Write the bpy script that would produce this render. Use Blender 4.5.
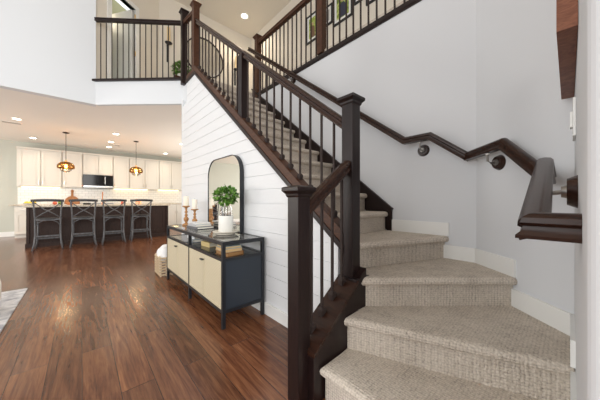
import bpy, bmesh, math, random
from mathutils import Vector, Matrix
random.seed(7)
C = bpy.context.scene.collection
for o in list(bpy.data.objects): bpy.data.objects.remove(o)
PI = math.pi
# ------------------------------------------------------------------ camera, world, light, exposure
scene = bpy.context.scene
cam_d = bpy.data.cameras.new('camera'); cam = bpy.data.objects.new('camera', cam_d); C.objects.link(cam)
cam_d.sensor_width = 36.0; cam_d.lens = 36.0 * 242.0 / 600.0; cam_d.clip_start = 0.02; cam_d.clip_end = 100
cam.location = (0, 0, 1.0); cam.rotation_euler = (PI/2, 0, math.radians(-42.0))
scene.camera = cam
vs = scene.view_settings
vs.view_transform = 'Standard'; vs.look = 'None'; vs.gamma = 1.0; vs.use_curve_mapping = False
vs.exposure = 0.27
world = bpy.data.worlds.new('world'); scene.world = world; world.use_nodes = True
bg = world.node_tree.nodes['Background']; bg.inputs[0].default_value = (0.92, 0.96, 1.0, 1); bg.inputs[1].default_value = 1.2

def area(name, loc, target, sx, sy, power, col):
    l = bpy.data.lights.new(name, 'AREA'); l.shape = 'RECTANGLE'; l.size = sx; l.size_y = sy; l.energy = power; l.color = col
    o = bpy.data.objects.new(name, l); C.objects.link(o); o.location = loc
    o.rotation_euler = (Vector(target) - Vector(loc)).to_track_quat('-Z', 'Y').to_euler()
    return o
# daylight through the tall windows behind the camera and on the living room side
DAY = (1.0, 0.985, 0.96)
area('daylight_rear', (-1.2, -3.85, 2.6), (-1.0, 4, 2.0), 5.0, 3.6, 310, DAY)
area('daylight_left', (-4.85, 2.2, 2.4), (2, 2.4, 1.9), 4.5, 3.4, 95, DAY)
area('kitchen_ceiling_fill_left', (-4.85, 7.6, 1.2), (0.2, 7.6, 3.4), 3.0, 1.7, 105, (1.0, 0.95, 0.87))  # added fill aimed up to brighten the kitchen ceiling, from an assumed window
area('kitchen_ceiling_fill_right', (3.80, 7.0, 1.2), (1.2, 7.0, 2.7), 2.6, 1.8, 60, (1.0, 0.93, 0.82))  # unseen fill light added at an invented doorway, tilted up at the ceiling

# ------------------------------------------------------------------ materials
def mat(name, col, rough=0.5, metal=0.0, spec=0.5, **kw):
    m = bpy.data.materials.new(name); m.use_nodes = True
    p = m.node_tree.nodes['Principled BSDF']
    p.inputs['Base Color'].default_value = (*col, 1); p.inputs['Roughness'].default_value = rough
    p.inputs['Metallic'].default_value = metal; p.inputs['Specular IOR Level'].default_value = spec
    for k, v in kw.items():
        p.inputs[k.replace('_', ' ')].default_value = v
    return m
def nd(m, t, **kw):
    n = m.node_tree.nodes.new(t)
    for k, v in kw.items(): setattr(n, k, v)
    return n
def lk(m, a, b): m.node_tree.links.new(a, b)
def P(m): return m.node_tree.nodes['Principled BSDF']
def ramp(m, fac, stops):
    r = nd(m, 'ShaderNodeValToRGB')
    while len(r.color_ramp.elements) < len(stops): r.color_ramp.elements.new(0.5)
    for e, (p, c) in zip(r.color_ramp.elements, stops): e.position = p; e.color = (*c, 1)
    lk(m, fac, r.inputs[0]); return r.outputs[0]
def coords(m, scale=(1, 1, 1), rot=(0, 0, 0)):
    t = nd(m, 'ShaderNodeTexCoord'); mp = nd(m, 'ShaderNodeMapping')
    mp.inputs['Scale'].default_value = scale; mp.inputs['Rotation'].default_value = rot
    lk(m, t.outputs['Object'], mp.inputs[0]); return mp.outputs[0]
def noise(m, vec, scale, detail=4, rough=0.55, dist=0.0):
    n = nd(m, 'ShaderNodeTexNoise'); n.inputs['Scale'].default_value = scale; n.inputs['Detail'].default_value = detail
    n.inputs['Roughness'].default_value = rough; n.inputs['Distortion'].default_value = dist
    lk(m, vec, n.inputs['Vector']); return n.outputs['Fac']
def bump(m, h, strength=0.2, dist=0.01, prev=None):
    b = nd(m, 'ShaderNodeBump'); b.inputs['Strength'].default_value = strength; b.inputs['Distance'].default_value = dist
    lk(m, h, b.inputs['Height'])
    if prev: lk(m, prev, b.inputs['Normal'])
    lk(m, b.outputs[0], P(m).inputs['Normal']); return b.outputs[0]
def grain(name, c1, c2, rough, scale, stretch, bstr=0.1):
    m = mat(name, c1, rough, spec=0.32)
    n = noise(m, coords(m, stretch), scale, 6, 0.6, 1.2)
    lk(m, ramp(m, n, [(0.3, c1), (0.7, c2)]), P(m).inputs['Base Color']); bump(m, n, bstr, 0.004)
    return m
def plaster(name, col, rough=0.85):
    m = mat(name, col, rough, spec=0.25)
    bump(m, noise(m, coords(m), 45, 3), 0.06, 0.004); return m

M = {}
M['white_wall'] = plaster('white_wall_paint', (0.69, 0.715, 0.74))
M['grey_wall'] = plaster('pale_grey_wall_paint', (0.70, 0.715, 0.74))
M['kitchen_wall'] = plaster('grey_green_wall_paint', (0.55, 0.56, 0.50))
M['cream_wall'] = plaster('cream_wall_paint', (0.78, 0.73, 0.645))
M['ceiling'] = plaster('ceiling_paint', (0.86, 0.83, 0.78))
M['trim'] = mat('white_trim_paint', (0.84, 0.84, 0.82), 0.4)
M['shiplap'] = mat('shiplap_paint', (0.76, 0.775, 0.79), 0.5)
M['dark'] = grain('espresso_wood', (0.009, 0.0045, 0.0045), (0.019, 0.009, 0.008), 0.36, 9, (6, 6, 0.7))
M['rail'] = grain('espresso_rail_wood', (0.018, 0.0085, 0.0065), (0.042, 0.017, 0.010), 0.27, 9, (5, 1.0, 5))
M['warmwood'] = grain('warm_lit_walnut_wood', (0.040, 0.016, 0.009), (0.098, 0.038, 0.018), 0.46, 9, (5, 1.0, 5))  # warm hall light put into railing and stringer colour; table really is brown
M['iron'] = mat('dark_bronze_iron', (0.040, 0.028, 0.025), 0.6, 0.0, 0.22)
M['brass'] = mat('brushed_nickel', (0.62, 0.58, 0.52), 0.3, 1.0)
M['pewter'] = mat('dull_pewter', (0.30, 0.28, 0.26), 0.4, 1.0)
M['gold'] = mat('brass_hinge', (0.75, 0.52, 0.22), 0.3, 1.0)
M['black'] = mat('black_powder_coat', (0.012, 0.014, 0.018), 0.35)
M['bluedark'] = mat('blue_black_panel', (0.022, 0.030, 0.042), 0.38)
M['mirror'] = mat('mirror_silver', (0.90, 0.90, 0.88), 0.02, 1.0)
M['smoked'] = mat('smoked_glass', (0.35, 0.35, 0.34), 0.04, 0.0, 0.5, Transmission_Weight=0.75, IOR=1.45)
M['glass'] = mat('clear_glass', (0.97, 0.98, 0.98), 0.02, 0.0, 0.5, Transmission_Weight=1.0, IOR=1.45)
M['pot'] = mat('white_ceramic', (0.80, 0.79, 0.74), 0.5)
M['wax'] = mat('ivory_wax', (0.88, 0.82, 0.70), 0.5, 0, 0.4, Subsurface_Weight=0.1)
M['honeywax'] = mat('honey_wax', (0.80, 0.62, 0.36), 0.5)
M['turned'] = grain('honey_turned_wood', (0.36, 0.17, 0.065), (0.50, 0.27, 0.11), 0.45, 12, (4, 4, 1))
M['leaf'] = mat('green_leaf', (0.055, 0.16, 0.022), 0.42)
lf = noise(M['leaf'], coords(M['leaf']), 26, 3)
lk(M['leaf'], ramp(M['leaf'], lf, [(0.35, (0.03, 0.10, 0.012)), (0.65, (0.19, 0.38, 0.065))]), P(M['leaf']).inputs['Base Color'])
M['cab'] = mat('cream_cabinet_paint', (0.72, 0.69, 0.625), 0.45)
M['cabshade'] = M['cab']
M['island'] = grain('dark_walnut_cabinet', (0.022, 0.010, 0.007), (0.042, 0.021, 0.015), 0.55, 8, (6, 6, 0.7))
M['steel'] = mat('stainless_steel', (0.55, 0.54, 0.52), 0.28, 1.0)
M['blackglass'] = mat('black_oven_glass', (0.010, 0.010, 0.011), 0.08, 0, 0.25)
M['stool'] = grain('weathered_charcoal_wood', (0.042, 0.043, 0.047), (0.18, 0.182, 0.19), 0.42, 16, (3, 3, 1))
M['stool_top'] = mat('charcoal_paint', (0.020, 0.020, 0.022), 0.4)
M['blanket'] = mat('white_knit', (0.86, 0.85, 0.84), 0.95)
bump(M['blanket'], noise(M['blanket'], coords(M['blanket']), 60, 3), 0.5, 0.01)
M['wicker'] = mat('natural_wicker', (0.55, 0.42, 0.27), 0.7)
M['white_fab'] = mat('white_upholstery', (0.82, 0.81, 0.79), 0.9)
M['terracotta'] = mat('copper_metal', (0.80, 0.36, 0.19), 0.28, 1.0)
M['lemon'] = mat('lemon_skin', (0.85, 0.62, 0.06), 0.5)
M['apple'] = mat('red_fruit_skin', (0.62, 0.12, 0.06), 0.4)
M['greenfruit'] = mat('green_fruit_skin', (0.30, 0.46, 0.06), 0.4)
M['board'] = grain('acacia_board', (0.32, 0.13, 0.05), (0.48, 0.22, 0.09), 0.5, 10, (6, 1, 1))
M['charcoal'] = mat('charcoal_gap', (0.03, 0.03, 0.03), 0.8)

def emit(name, col, s):
    m = mat(name, col, 0.5); p = P(m); p.inputs['Emission Color'].default_value = (*col, 1); p.inputs['Emission Strength'].default_value = s; return m
M['lamp_disc'] = emit('lit_lamp_lens', (1.0, 0.90, 0.72), 9)
M['bulb'] = emit('lit_bulb', (1.0, 0.62, 0.30), 45)
M['strip'] = emit('lit_light_strip', (1.0, 0.76, 0.38), 5)

# amber glass pendants
M['amber'] = mat('amber_glass', (0.60, 0.36, 0.10), 0.06, 0.15, 0.8, Transmission_Weight=0.75, IOR=1.25)
def thin_glass(name, tint, refl=0.12):
    m = bpy.data.materials.new(name); m.use_nodes = True; nt = m.node_tree; nt.nodes.remove(nt.nodes['Principled BSDF'])
    t = nd(m, 'ShaderNodeBsdfTransparent'); t.inputs[0].default_value = (*tint, 1); g = nd(m, 'ShaderNodeBsdfGlossy'); g.inputs['Roughness'].default_value = 0.06
    g.inputs['Color'].default_value = (*[min(1, c*1.05 + .05) for c in tint], 1)
    fr_ = nd(m, 'ShaderNodeLayerWeight'); fr_.inputs[0].default_value = 0.35
    mr_ = nd(m, 'ShaderNodeMapRange'); lk(m, fr_.outputs['Fresnel'], mr_.inputs[0]); mr_.inputs[3].default_value = refl; mr_.inputs[4].default_value = 0.75
    mx_ = nd(m, 'ShaderNodeMixShader'); lk(m, mr_.outputs[0], mx_.inputs[0]); lk(m, t.outputs[0], mx_.inputs[1]); lk(m, g.outputs[0], mx_.inputs[2])
    lk(m, mx_.outputs[0], nt.nodes['Material Output'].inputs[0]); return m
M['amber'] = thin_glass('amber_blown_glass', (0.80, 0.60, 0.30), 0.16)
M['clearthin'] = thin_glass('clear_blown_glass', (0.985, 0.97, 0.94), 0.05)
# wood floor: long boards running towards the kitchen
m = M['floor'] = mat('hand_scraped_floor', (0.14, 0.06, 0.03), 0.3)
v = coords(m, (1, 1, 1), (0, 0, PI/2))
br = nd(m, 'ShaderNodeTexBrick'); br.offset = 0.37; br.offset_frequency = 2
for k, val in (('Scale', 1.0), ('Mortar Size', 0.0016), ('Mortar Smooth', 0.1), ('Bias', 0.0), ('Brick Width', 1.55), ('Row Height', 0.152)): br.inputs[k].default_value = val
br.inputs['Color1'].default_value = (0.0, 0, 0, 1); br.inputs['Color2'].default_value = (1, 1, 1, 1); br.inputs['Mortar'].default_value = (0.5, 0.5, 0.5, 1)
lk(m, v, br.inputs['Vector'])
# every board shifts the grain so that neighbours differ
t = nd(m, 'ShaderNodeTexCoord'); add = nd(m, 'ShaderNodeVectorMath', operation='ADD')
sc = nd(m, 'ShaderNodeVectorMath', operation='SCALE'); sc.inputs['Scale'].default_value = 11.0
lk(m, br.outputs['Color'], sc.inputs[0]); lk(m, t.outputs['Object'], add.inputs[0]); lk(m, sc.outputs[0], add.inputs[1])
mp = nd(m, 'ShaderNodeMapping'); mp.inputs['Scale'].default_value = (7.5, 0.55, 1); lk(m, add.outputs[0], mp.inputs[0])
g1 = noise(m, mp.outputs[0], 3.0, 8, 0.62, 1.3)
mp2 = nd(m, 'ShaderNodeMapping'); mp2.inputs['Scale'].default_value = (40, 2.2, 1); lk(m, add.outputs[0], mp2.inputs[0])
g2 = noise(m, mp2.outputs[0], 3.0, 4, 0.6, 0.6)
mx = nd(m, 'ShaderNodeMath', operation='MULTIPLY_ADD'); lk(m, g2, mx.inputs[0]); mx.inputs[1].default_value = 0.35; 
g1s = nd(m, 'ShaderNodeMath', operation='MULTIPLY'); lk(m, g1, g1s.inputs[0]); g1s.inputs[1].default_value = 0.72; lk(m, g1s.outputs[0], mx.inputs[2])
cw = ramp(m, mx.outputs[0], [(0.30, (0.032, 0.012, 0.007)), (0.47, (0.115, 0.044, 0.022)), (0.62, (0.20, 0.085, 0.040)), (0.78, (0.30, 0.145, 0.07))])
tint = nd(m, 'ShaderNodeMix', data_type='RGBA', blend_type='MULTIPLY'); tint.inputs[0].default_value = 1.0
lk(m, cw, tint.inputs[6])
lk(m, ramp(m, br.outputs['Color'], [(0.0, (0.72, 0.70, 0.70)), (1.0, (1.25, 1.2, 1.15))]), tint.inputs[7])
seam = nd(m, 'ShaderNodeMix', data_type='RGBA'); lk(m, br.outputs['Fac'], seam.inputs[0]); lk(m, tint.outputs[2], seam.inputs[6]); seam.inputs[7].default_value = (0.03, 0.013, 0.009, 1)
lk(m, seam.outputs[2], P(m).inputs['Base Color'])
rr = nd(m, 'ShaderNodeMapRange'); lk(m, g1, rr.inputs[0]); rr.inputs[3].default_value = 0.14; rr.inputs[4].default_value = 0.27; lk(m, rr.outputs[0], P(m).inputs['Roughness'])
b1 = bump(m, g1, 0.12, 0.012); inv = nd(m, 'ShaderNodeMath', operation='SUBTRACT'); inv.inputs[0].default_value = 1.0; lk(m, br.outputs['Fac'], inv.inputs[1])
bump(m, inv.outputs[0], 0.35, 0.004, b1)

# loop carpet with a small woven rib
m = M['carpet'] = mat('beige_woven_carpet', (0.46, 0.40, 0.33), 0.95, 0, 0.1)
v = coords(m, (1, 1, 1))
vo = nd(m, 'ShaderNodeTexVoronoi'); vo.inputs['Scale'].default_value = 78; vo.inputs['Randomness'].default_value = 0.35; lk(m, v, vo.inputs['Vector'])
n1 = noise(m, v, 9, 4)
n2 = noise(m, v, 160, 2)
mxa = nd(m, 'ShaderNodeMath', operation='MULTIPLY_ADD'); lk(m, vo.outputs['Distance'], mxa.inputs[0]); mxa.inputs[1].default_value = -0.55; n1s = nd(m, 'ShaderNodeMath', operation='MULTIPLY_ADD'); lk(m, n1, n1s.inputs[0]); n1s.inputs[1].default_value = 0.30; n1s.inputs[2].default_value = 0.35; lk(m, n1s.outputs[0], mxa.inputs[2])
mxb = nd(m, 'ShaderNodeMath', operation='MULTIPLY_ADD'); lk(m, n2, mxb.inputs[0]); mxb.inputs[1].default_value = 0.5; lk(m, mxa.outputs[0], mxb.inputs[2])
lk(m, ramp(m, mxb.outputs[0], [(0.15, (0.26, 0.225, 0.19)), (0.42, (0.60, 0.53, 0.455)), (0.75, (0.80, 0.725, 0.635))]), P(m).inputs['Base Color'])
bump(m, mxb.outputs[0], 1.0, 0.009)
# cane webbing
m = M['cane'] = mat('woven_cane', (0.68, 0.56, 0.38), 0.6)
v = coords(m)
w1 = nd(m, 'ShaderNodeTexWave', wave_type='BANDS', bands_direction='Z'); w1.inputs['Scale'].default_value = 26; w1.inputs['Distortion'].default_value = 0.6; lk(m, v, w1.inputs[0])
w2 = nd(m, 'ShaderNodeTexWave', wave_type='BANDS', bands_direction='Y'); w2.inputs['Scale'].default_value = 30; w2.inputs['Distortion'].default_value = 0.6; lk(m, v, w2.inputs[0])
ad = nd(m, 'ShaderNodeMath', operation='ADD'); lk(m, w1.outputs['Fac'], ad.inputs[0]); lk(m, w2.outputs['Fac'], ad.inputs[1])
hf = nd(m, 'ShaderNodeMath', operation='MULTIPLY'); lk(m, ad.outputs[0], hf.inputs[0]); hf.inputs[1].default_value = 0.5
lk(m, ramp(m, hf.outputs[0], [(0.1, (0.42, 0.35, 0.22)), (0.7, (0.66, 0.59, 0.43))]), P(m).inputs['Base Color']); bump(m, hf.outputs[0], 0.4, 0.004)
# tile, stone, rug
m = M['tile'] = mat('subway_tile', (0.82, 0.80, 0.74), 0.2)
v = coords(m, (1, 1, 1), (PI/2, 0, 0)); bt = nd(m, 'ShaderNodeTexBrick')
for k, val in (('Scale', 1.0), ('Mortar Size', 0.004), ('Brick Width', 0.15), ('Row Height', 0.075)): bt.inputs[k].default_value = val
bt.inputs['Color1'].default_value = (0.84, 0.82, 0.76, 1); bt.inputs['Color2'].default_value = (0.79, 0.77, 0.71, 1); bt.inputs['Mortar'].default_value = (0.58, 0.56, 0.52, 1)
lk(m, v, bt.inputs['Vector']); lk(m, bt.outputs['Color'], P(m).inputs['Base Color'])
m = M['granite'] = mat('beige_granite', (0.55, 0.48, 0.38), 0.2)
lk(m, ramp(m, noise(m, coords(m), 40, 6, 0.7), [(0.35, (0.36, 0.29, 0.21)), (0.6, (0.70, 0.62, 0.50))]), P(m).inputs['Base Color'])
m = M['rug'] = mat('mottled_rug', (0.6, 0.6, 0.6), 0.95)
lk(m, ramp(m, noise(m, coords(m), 5, 8, 0.7, 0.8), [(0.38, (0.30, 0.30, 0.33)), (0.52, (0.60, 0.59, 0.60)), (0.66, (0.78, 0.77, 0.76))]), P(m).inputs['Base Color'])
m = M['picwood'] = grain('reddish_wood_frame', (0.16, 0.055, 0.03), (0.30, 0.12, 0.065), 0.5, 9, (3, 3, 12))

# ------------------------------------------------------------------ mesh helpers
class MB:
    def __init__(s): s.bm = bmesh.new()
    def box(s, x0, x1, y0, y1, z0, z1, bev=0.0):
        t = bmesh.new()
        vs_ = [t.verts.new(p) for p in ((x0,y0,z0),(x1,y0,z0),(x1,y1,z0),(x0,y1,z0),(x0,y0,z1),(x1,y0,z1),(x1,y1,z1),(x0,y1,z1))]
        for f in ((0,3,2,1),(4,5,6,7),(0,1,5,4),(1,2,6,5),(2,3,7,6),(3,0,4,7)): t.faces.new([vs_[i] for i in f])
        if bev > 0: bmesh.ops.bevel(t, geom=list(t.edges), offset=bev, segments=2, affect='EDGES', profile=0.6)
        return s.merge(t)
    def merge(s, t, mtx=None):
        if mtx: t.transform(mtx)
        me = bpy.data.meshes.new('tmp'); t.to_mesh(me); s.bm.from_mesh(me); bpy.data.meshes.remove(me); t.free(); return s
    def prism(s, pts, off):
        off = Vector(off); a = [s.bm.verts.new(p) for p in pts]; b = [s.bm.verts.new(Vector(p) + off) for p in pts]; n = len(a)
        s.bm.faces.new(a); s.bm.faces.new(list(reversed(b)))
        for i in range(n): s.bm.faces.new((a[i], b[i], b[(i+1) % n], a[(i+1) % n]))
        return s
    def slab(s, pts2, z0, z1): return s.prism([(x, y, z0) for x, y in pts2], (0, 0, z1 - z0))
    def layers(s, loops, cap=True):
        rows = [[s.bm.verts.new(p) for p in l] for l in loops]; n = len(rows[0])
        for r0, r1 in zip(rows, rows[1:]):
            for i in range(n): s.bm.faces.new((r0[i], r0[(i+1) % n], r1[(i+1) % n], r1[i]))
        if cap: s.bm.faces.new(list(reversed(rows[0]))); s.bm.faces.new(rows[-1])
        return s
    def sweep(s, pts, prof, closed_prof=True, up=(0, 0, 1)):
        """profile (a across, b up) along a polyline with mitred joints"""
        pts = [Vector(p) for p in pts]; n = len(pts); dirs = [(pts[i+1] - pts[i]).normalized() for i in range(n-1)]
        for i in range(n-1):
            d = dirs[i]; u = Vector(up)
            if abs(d.dot(u)) > 0.98: u = Vector((0, 1, 0))
            side = d.cross(u).normalized(); u2 = side.cross(d).normalized()
            n0 = (d + dirs[i-1]).normalized() if i > 0 else d; n1 = (d + dirs[i+1]).normalized() if i < n-2 else d
            r0, r1 = [], []
            for a, b in prof:
                o = side * a + u2 * b
                for pt, nn, r in ((pts[i], n0, r0), (pts[i+1], n1, r1)):
                    q = pt + o; t = (pt - q).dot(nn) / d.dot(nn); r.append(q + d * t)
            s.layers([r0, r1])
        return s
    def bar(s, a, b, w, h=None, up=(0, 0, 1)):
        h = h or w; return s.sweep([a, b], [(-w/2, -h/2), (w/2, -h/2), (w/2, h/2), (-w/2, h/2)], up=up)
    def tube(s, pts, r, seg=8, taper=None):
        pts = [Vector(p) for p in pts]; n = len(pts); loops = []
        for i, p in enumerate(pts):
            d = ((pts[min(i+1, n-1)] - pts[max(i-1, 0)])).normalized()
            u = Vector((0, 0, 1)) if abs(d.z) < 0.9 else Vector((0, 1, 0))
            sd = d.cross(u).normalized(); u = sd.cross(d); rr = taper[i] if taper else r
            loops.append([p + sd * rr * math.cos(2*PI*k/seg) + u * rr * math.sin(2*PI*k/seg) for k in range(seg)])
        return s.layers(loops)
    def lathe(s, prof, cx=0, cy=0, cz=0, seg=20, axis='z'):
        loops = []
        for r, z in prof:
            r = max(r, 0.0004)
            if axis == 'z': loops.append([(cx + r*math.cos(2*PI*k/seg), cy + r*math.sin(2*PI*k/seg), cz + z) for k in range(seg)])
            elif axis == 'x': loops.append([(cx + z, cy + r*math.cos(2*PI*k/seg), cz + r*math.sin(2*PI*k/seg)) for k in range(seg)])
            else: loops.append([(cx + r*math.cos(2*PI*k/seg), cy + z, cz + r*math.sin(2*PI*k/seg)) for k in range(seg)])
        return s.layers(loops)
    def ball(s, x, y, z, r, sx=1, sy=1, sz=1, seg=14):
        t = bmesh.new(); bmesh.ops.create_uvsphere(t, u_segments=seg, v_segments=max(6, seg*2//3), radius=r)
        return s.merge(t, Matrix.Translation((x, y, z)) @ Matrix.Diagonal((sx, sy, sz, 1)))
    def build(s, name, m, parent=None, smooth=False, origin=None):
        bm = s.bm
        bmesh.ops.recalc_face_normals(bm, faces=list(bm.faces))
        if parent is not None:
            org = PAR.get(parent.name, Vector((0, 0, 0)))
            bmesh.ops.translate(bm, verts=list(bm.verts), vec=-org)
        me = bpy.data.meshes.new(name); bm.to_mesh(me); bm.free()
        me.materials.append(m)
        if smooth:
            for p in me.polygons: p.use_smooth = True
        o = bpy.data.objects.new(name, me); C.objects.link(o)
        if parent is not None: o.parent = parent; PAR[o.name] = PAR.get(parent.name, Vector((0, 0, 0)))
        else: PAR[o.name] = Vector((0, 0, 0))
        if smooth and smooth != 'all':
            try:
                md = o.modifiers.new('edges', 'EDGE_SPLIT'); md.split_angle = math.radians(40)
            except Exception: pass
        return o
PAR = {}
def thing(name, label, cat, loc=(0, 0, 0), group=None):
    o = bpy.data.objects.new(name, None); C.objects.link(o); o.empty_display_size = 0.1
    o.location = loc; o['label'] = label; o['category'] = cat
    if group: o['group'] = group
    PAR[o.name] = Vector(loc); return o
def tag(o, label, cat, group=None):
    o['label'] = label; o['category'] = cat
    if group: o['group'] = group
    return o
def struct(o): o['kind'] = 'structure'; return o
def part_label(o, l): o['label'] = l; return o
def copy_tree(root, loc, label, group):
    r = root.copy(); C.objects.link(r); r.location = loc; r['label'] = label
    if group: r['group'] = group
    PAR[r.name] = Vector(loc)
    def rec(src, dst):
        for ch in list(src.children):
            c = ch.copy(); C.objects.link(c); c.parent = dst; rec(ch, c)
    rec(root, r); return r
def lampdata(name, kind, loc, power, col, parent=None, **kw):
    l = bpy.data.lights.new(name, kind); l.energy = power; l.color = col
    for k, v_ in kw.items(): setattr(l, k, v_)
    o = bpy.data.objects.new(name, l); C.objects.link(o); o.location = loc
    if parent is not None:
        o.parent = parent; o.location = Vector(loc) - PAR[parent.name]
    return o

WARM = (1.0, 0.85, 0.66)
# ------------------------------------------------------------------ the shell
ZF = 2.848      # upper floor level
ZC = 2.63       # kitchen ceiling
ZT = 5.8        # ceiling over the stair well
struct(MB().box(-5, 4.0, -4, 10.35, -0.1, 0).build('floor', M['floor']))
# kitchen back wall and side walls
struct(MB().box(-5, 4.0, 10.25, 10.35, 0, ZC).build('wall_kitchen_back', M['kitchen_wall']))
struct(MB().box(3.9, 4.0, 4.3, 5.6, 0, ZC).box(3.9, 4.0, 8.4, 10.25, 0, ZC).box(3.9, 4.0, 5.6, 8.4, 2.2, ZC).build('wall_kitchen_right', M['kitchen_wall']))  # gap between the panels added to hold the right ceiling fill light
slab = [(-5, 5.4), (0.176, 5.4), (1.27, 4.375), (1.29, 3.64), (2.20, 3.64), (2.20, -0.10), (3.86, -0.10), (3.86, 6.44), (4.0, 6.44), (4.0, 10.35), (-5, 10.35)]
struct(MB().slab(slab, ZC, ZC + 0.04).build('ceiling_lower', M['ceiling']))
struct(MB().slab([(0.19, 5.42), (1.28, 4.40), (1.30, 3.66), (2.21, 3.66), (2.21, -0.09), (3.85, -0.09), (3.85, 6.43), (0.19, 6.43)], ZC + 0.045, ZF).build('floor_upper', M['carpet']))
# big white wall over the kitchen opening, and the balcony front
struct(MB().box(-5, 0.176, 5.394, 5.52, ZC - 0.004, ZT).build('wall_left_upper', M['white_wall']))
fas = MB().prism([(0.172, 5.394, ZC - .004), (1.262, 4.36, ZC - .004), (1.305, 4.40, ZC - .004), (0.216, 5.44, ZC - .004)], (0, 0, 0.389))
fas.prism([(1.262, 4.36, ZC - .07), (1.272, 3.90, ZC - .15), (1.272, 3.90, ZC + .26), (1.262, 4.36, ZC + .385)], (0.05, 0, 0))
struct(fas.build('wall_balcony_front', M['white_wall']))
# upper hall: angled wall with the door, back wall, right wall, high ceiling
ux, uy = 0.79, 0.613
def on(s_, off=0.0, z=0.0): return (0.176 + ux*s_ - uy*off*-1*-1, 5.45 + uy*s_ + ux*off, z)
dw = MB()
def dwall(s0, s1, z0, z1, off0=0.0, off1=0.09):
    dw.prism([on(s0, off0, z0), on(s1, off0, z0), on(s1, off1, z0), on(s0, off1, z0)], (0, 0, z1 - z0))
dwall(-0.02, 0.28, ZF, ZT); dwall(0.80, 1.50, ZF, ZT); dwall(0.28, 0.80, ZF + 2.05, ZT)
struct(dw.build('wall_upper_door', M['cream_wall']))
dw = MB(); dwall(-1.2, 2.8, ZF, ZT, 1.2, 1.25); struct(dw.build('wall_upper_room', plaster('olive_room_paint', (0.42, 0.40, 0.24))))
cas = MB()
for s0, s1, z0, z1 in ((0.20, 0.28, ZF, ZF + 2.05), (0.80, 0.88, ZF, ZF + 2.05), (0.20, 0.88, ZF + 2.05, ZF + 2.13)):
    cas.prism([on(s0, -0.02, z0), on(s1, -0.02, z0), on(s1, 0.10, z0), on(s0, 0.10, z0)], (0, 0, z1 - z0))
struct(cas.build('trim_door_casing', M['trim']))
# half-open door leaf swinging into the room
hx, hy, _ = on(0.79, 0.05); ca = math.radians(118)
dd = Vector((-math.cos(ca - 0.66) * -1, 0, 0)); ddir = Vector((-0.55, 0.835, 0)).normalized(); nn = Vector((ddir.y, -ddir.x, 0))
def dpt(a, b, z): q = Vector((hx, hy, z)) + ddir*a + nn*b; return tuple(q)
door = MB().prism([dpt(0, 0, ZF + 0.01), dpt(0.72, 0, ZF + 0.01), dpt(0.72, -0.035, ZF + 0.01), dpt(0, -0.035, ZF + 0.01)], (0, 0, 2.02))
for z0, z1 in ((ZF + 0.2, ZF + 0.9), (ZF + 1.05, ZF + 1.85)):
    door.prism([dpt(0.12, 0.0, z0), dpt(0.60, 0.0, z0), dpt(0.60, 0.012, z0), dpt(0.12, 0.012, z0)], (0, 0, z1 - z0))
dob = struct(door.build('door_1', M['trim']))
hg = MB()
for z in (ZF + 0.25, ZF + 1.1, ZF + 1.85):
    q = on(0.795, -0.005, z); hg.lathe([(0.012, 0), (0.012, 0.09)], q[0], q[1], z, 8)
hg.build('hinge', M['gold'], dob)
struct(MB().box(0.9, 3.86, 6.34, 6.44, ZF, ZT).build('wall_upper_back', M['cream_wall']))
struct(MB().box(3.74, 3.86, -0.1, 6.34, ZF, ZT).build('wall_upper_right', M['cream_wall']))
struct(MB().box(-5, 4.0, -4.0, 6.44, ZT, ZT + 0.1).build('ceiling_upper', M['cream_wall']))
struct(MB().box(2.18, 3.86, -0.14, -0.02, ZF, ZT).build('wall_upper_front', M['cream_wall']))
# stair well walls
struct(MB().slab([(2.18, 0.46), (2.30, 0.40), (2.30, 3.64), (2.18, 3.64)], 0, 2.741).build('wall_right', M['grey_wall']))
struct(MB().slab([(2.18, 0.46), (1.72, -0.018), (1.80, -0.10), (2.30, 0.40)], 0, 2.80).build('wall_corner', M['grey_wall']))
nw = MB(); r_ = 0.02
pts = [(1.72, -0.018), (0.55 + r_, -0.018)]
for k in range(1, 6): a = PI/2 + k*PI/10; pts.append((0.55 + r_ + r_*math.cos(a), -0.018 - r_ + r_*math.sin(a)))
pts += [(0.55, -0.16), (1.72, -0.16), (1.80, -0.10)]
struct(nw.slab(pts, 0, ZT).build('wall_near', M['grey_wall']))
# shiplap wall under the stair: boards over a backing
def curb_bot(y): return 1.145 + 0.8 * (y - 1.503)          # underside line of the stair stringer (at its outer face)
def cut(z): return min(4.21, max(0.98, 1.503 + (z - 1.145) / 0.8))
sw = MB()
zb = 0.0; bh = 0.126; top = 2.83
z = 0.09
while z < top:
    z0, z1 = z, min(z + bh - 0.004, top)
    y0, y1 = cut(z0 - 0.03), cut(z1 - 0.03)
    ye = 4.21 if z1 < 2.56 else 3.96
    if z0 - 0.03 < curb_bot(0.98): y0 = 0.98
    pl = [(1.208, y0, z0), (1.208, ye, z0), (1.208, ye, z1), (1.208, y1, z1)]
    if y0 == y1 and y0 > 4.2: break
    if z1 - 0.03 > curb_bot(3.58) and False: pass
    sw.prism(pl, (0.009, 0, 0)); z += bh
sw.prism([(1.216, 0.98, 0), (1.216, 4.21, 0), (1.216, 4.21, 2.50), (1.216, 3.955, 2.55), (1.216, 3.955, 2.80), (1.216, cut(2.77), 2.80), (1.216, 0.98, curb_bot(0.98) + 0.03)], (0.10, 0, 0))
struct(sw.build('wall_shiplap', M['shiplap']))
struct(MB().box(1.225, 3.95, 4.215, 4.29, 0, ZC).build('wall_stair_back', M['white_wall']))
struct(MB().box(1.190, 1.208, 0.98, 4.215, 0, 0.10, 0.004).build('baseboard_shiplap', M['trim']))
struct(MB().box(-5, -1.34, 10.235, 10.25, 0, 0.13).build('baseboard_kitchen', M['trim']))
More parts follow.
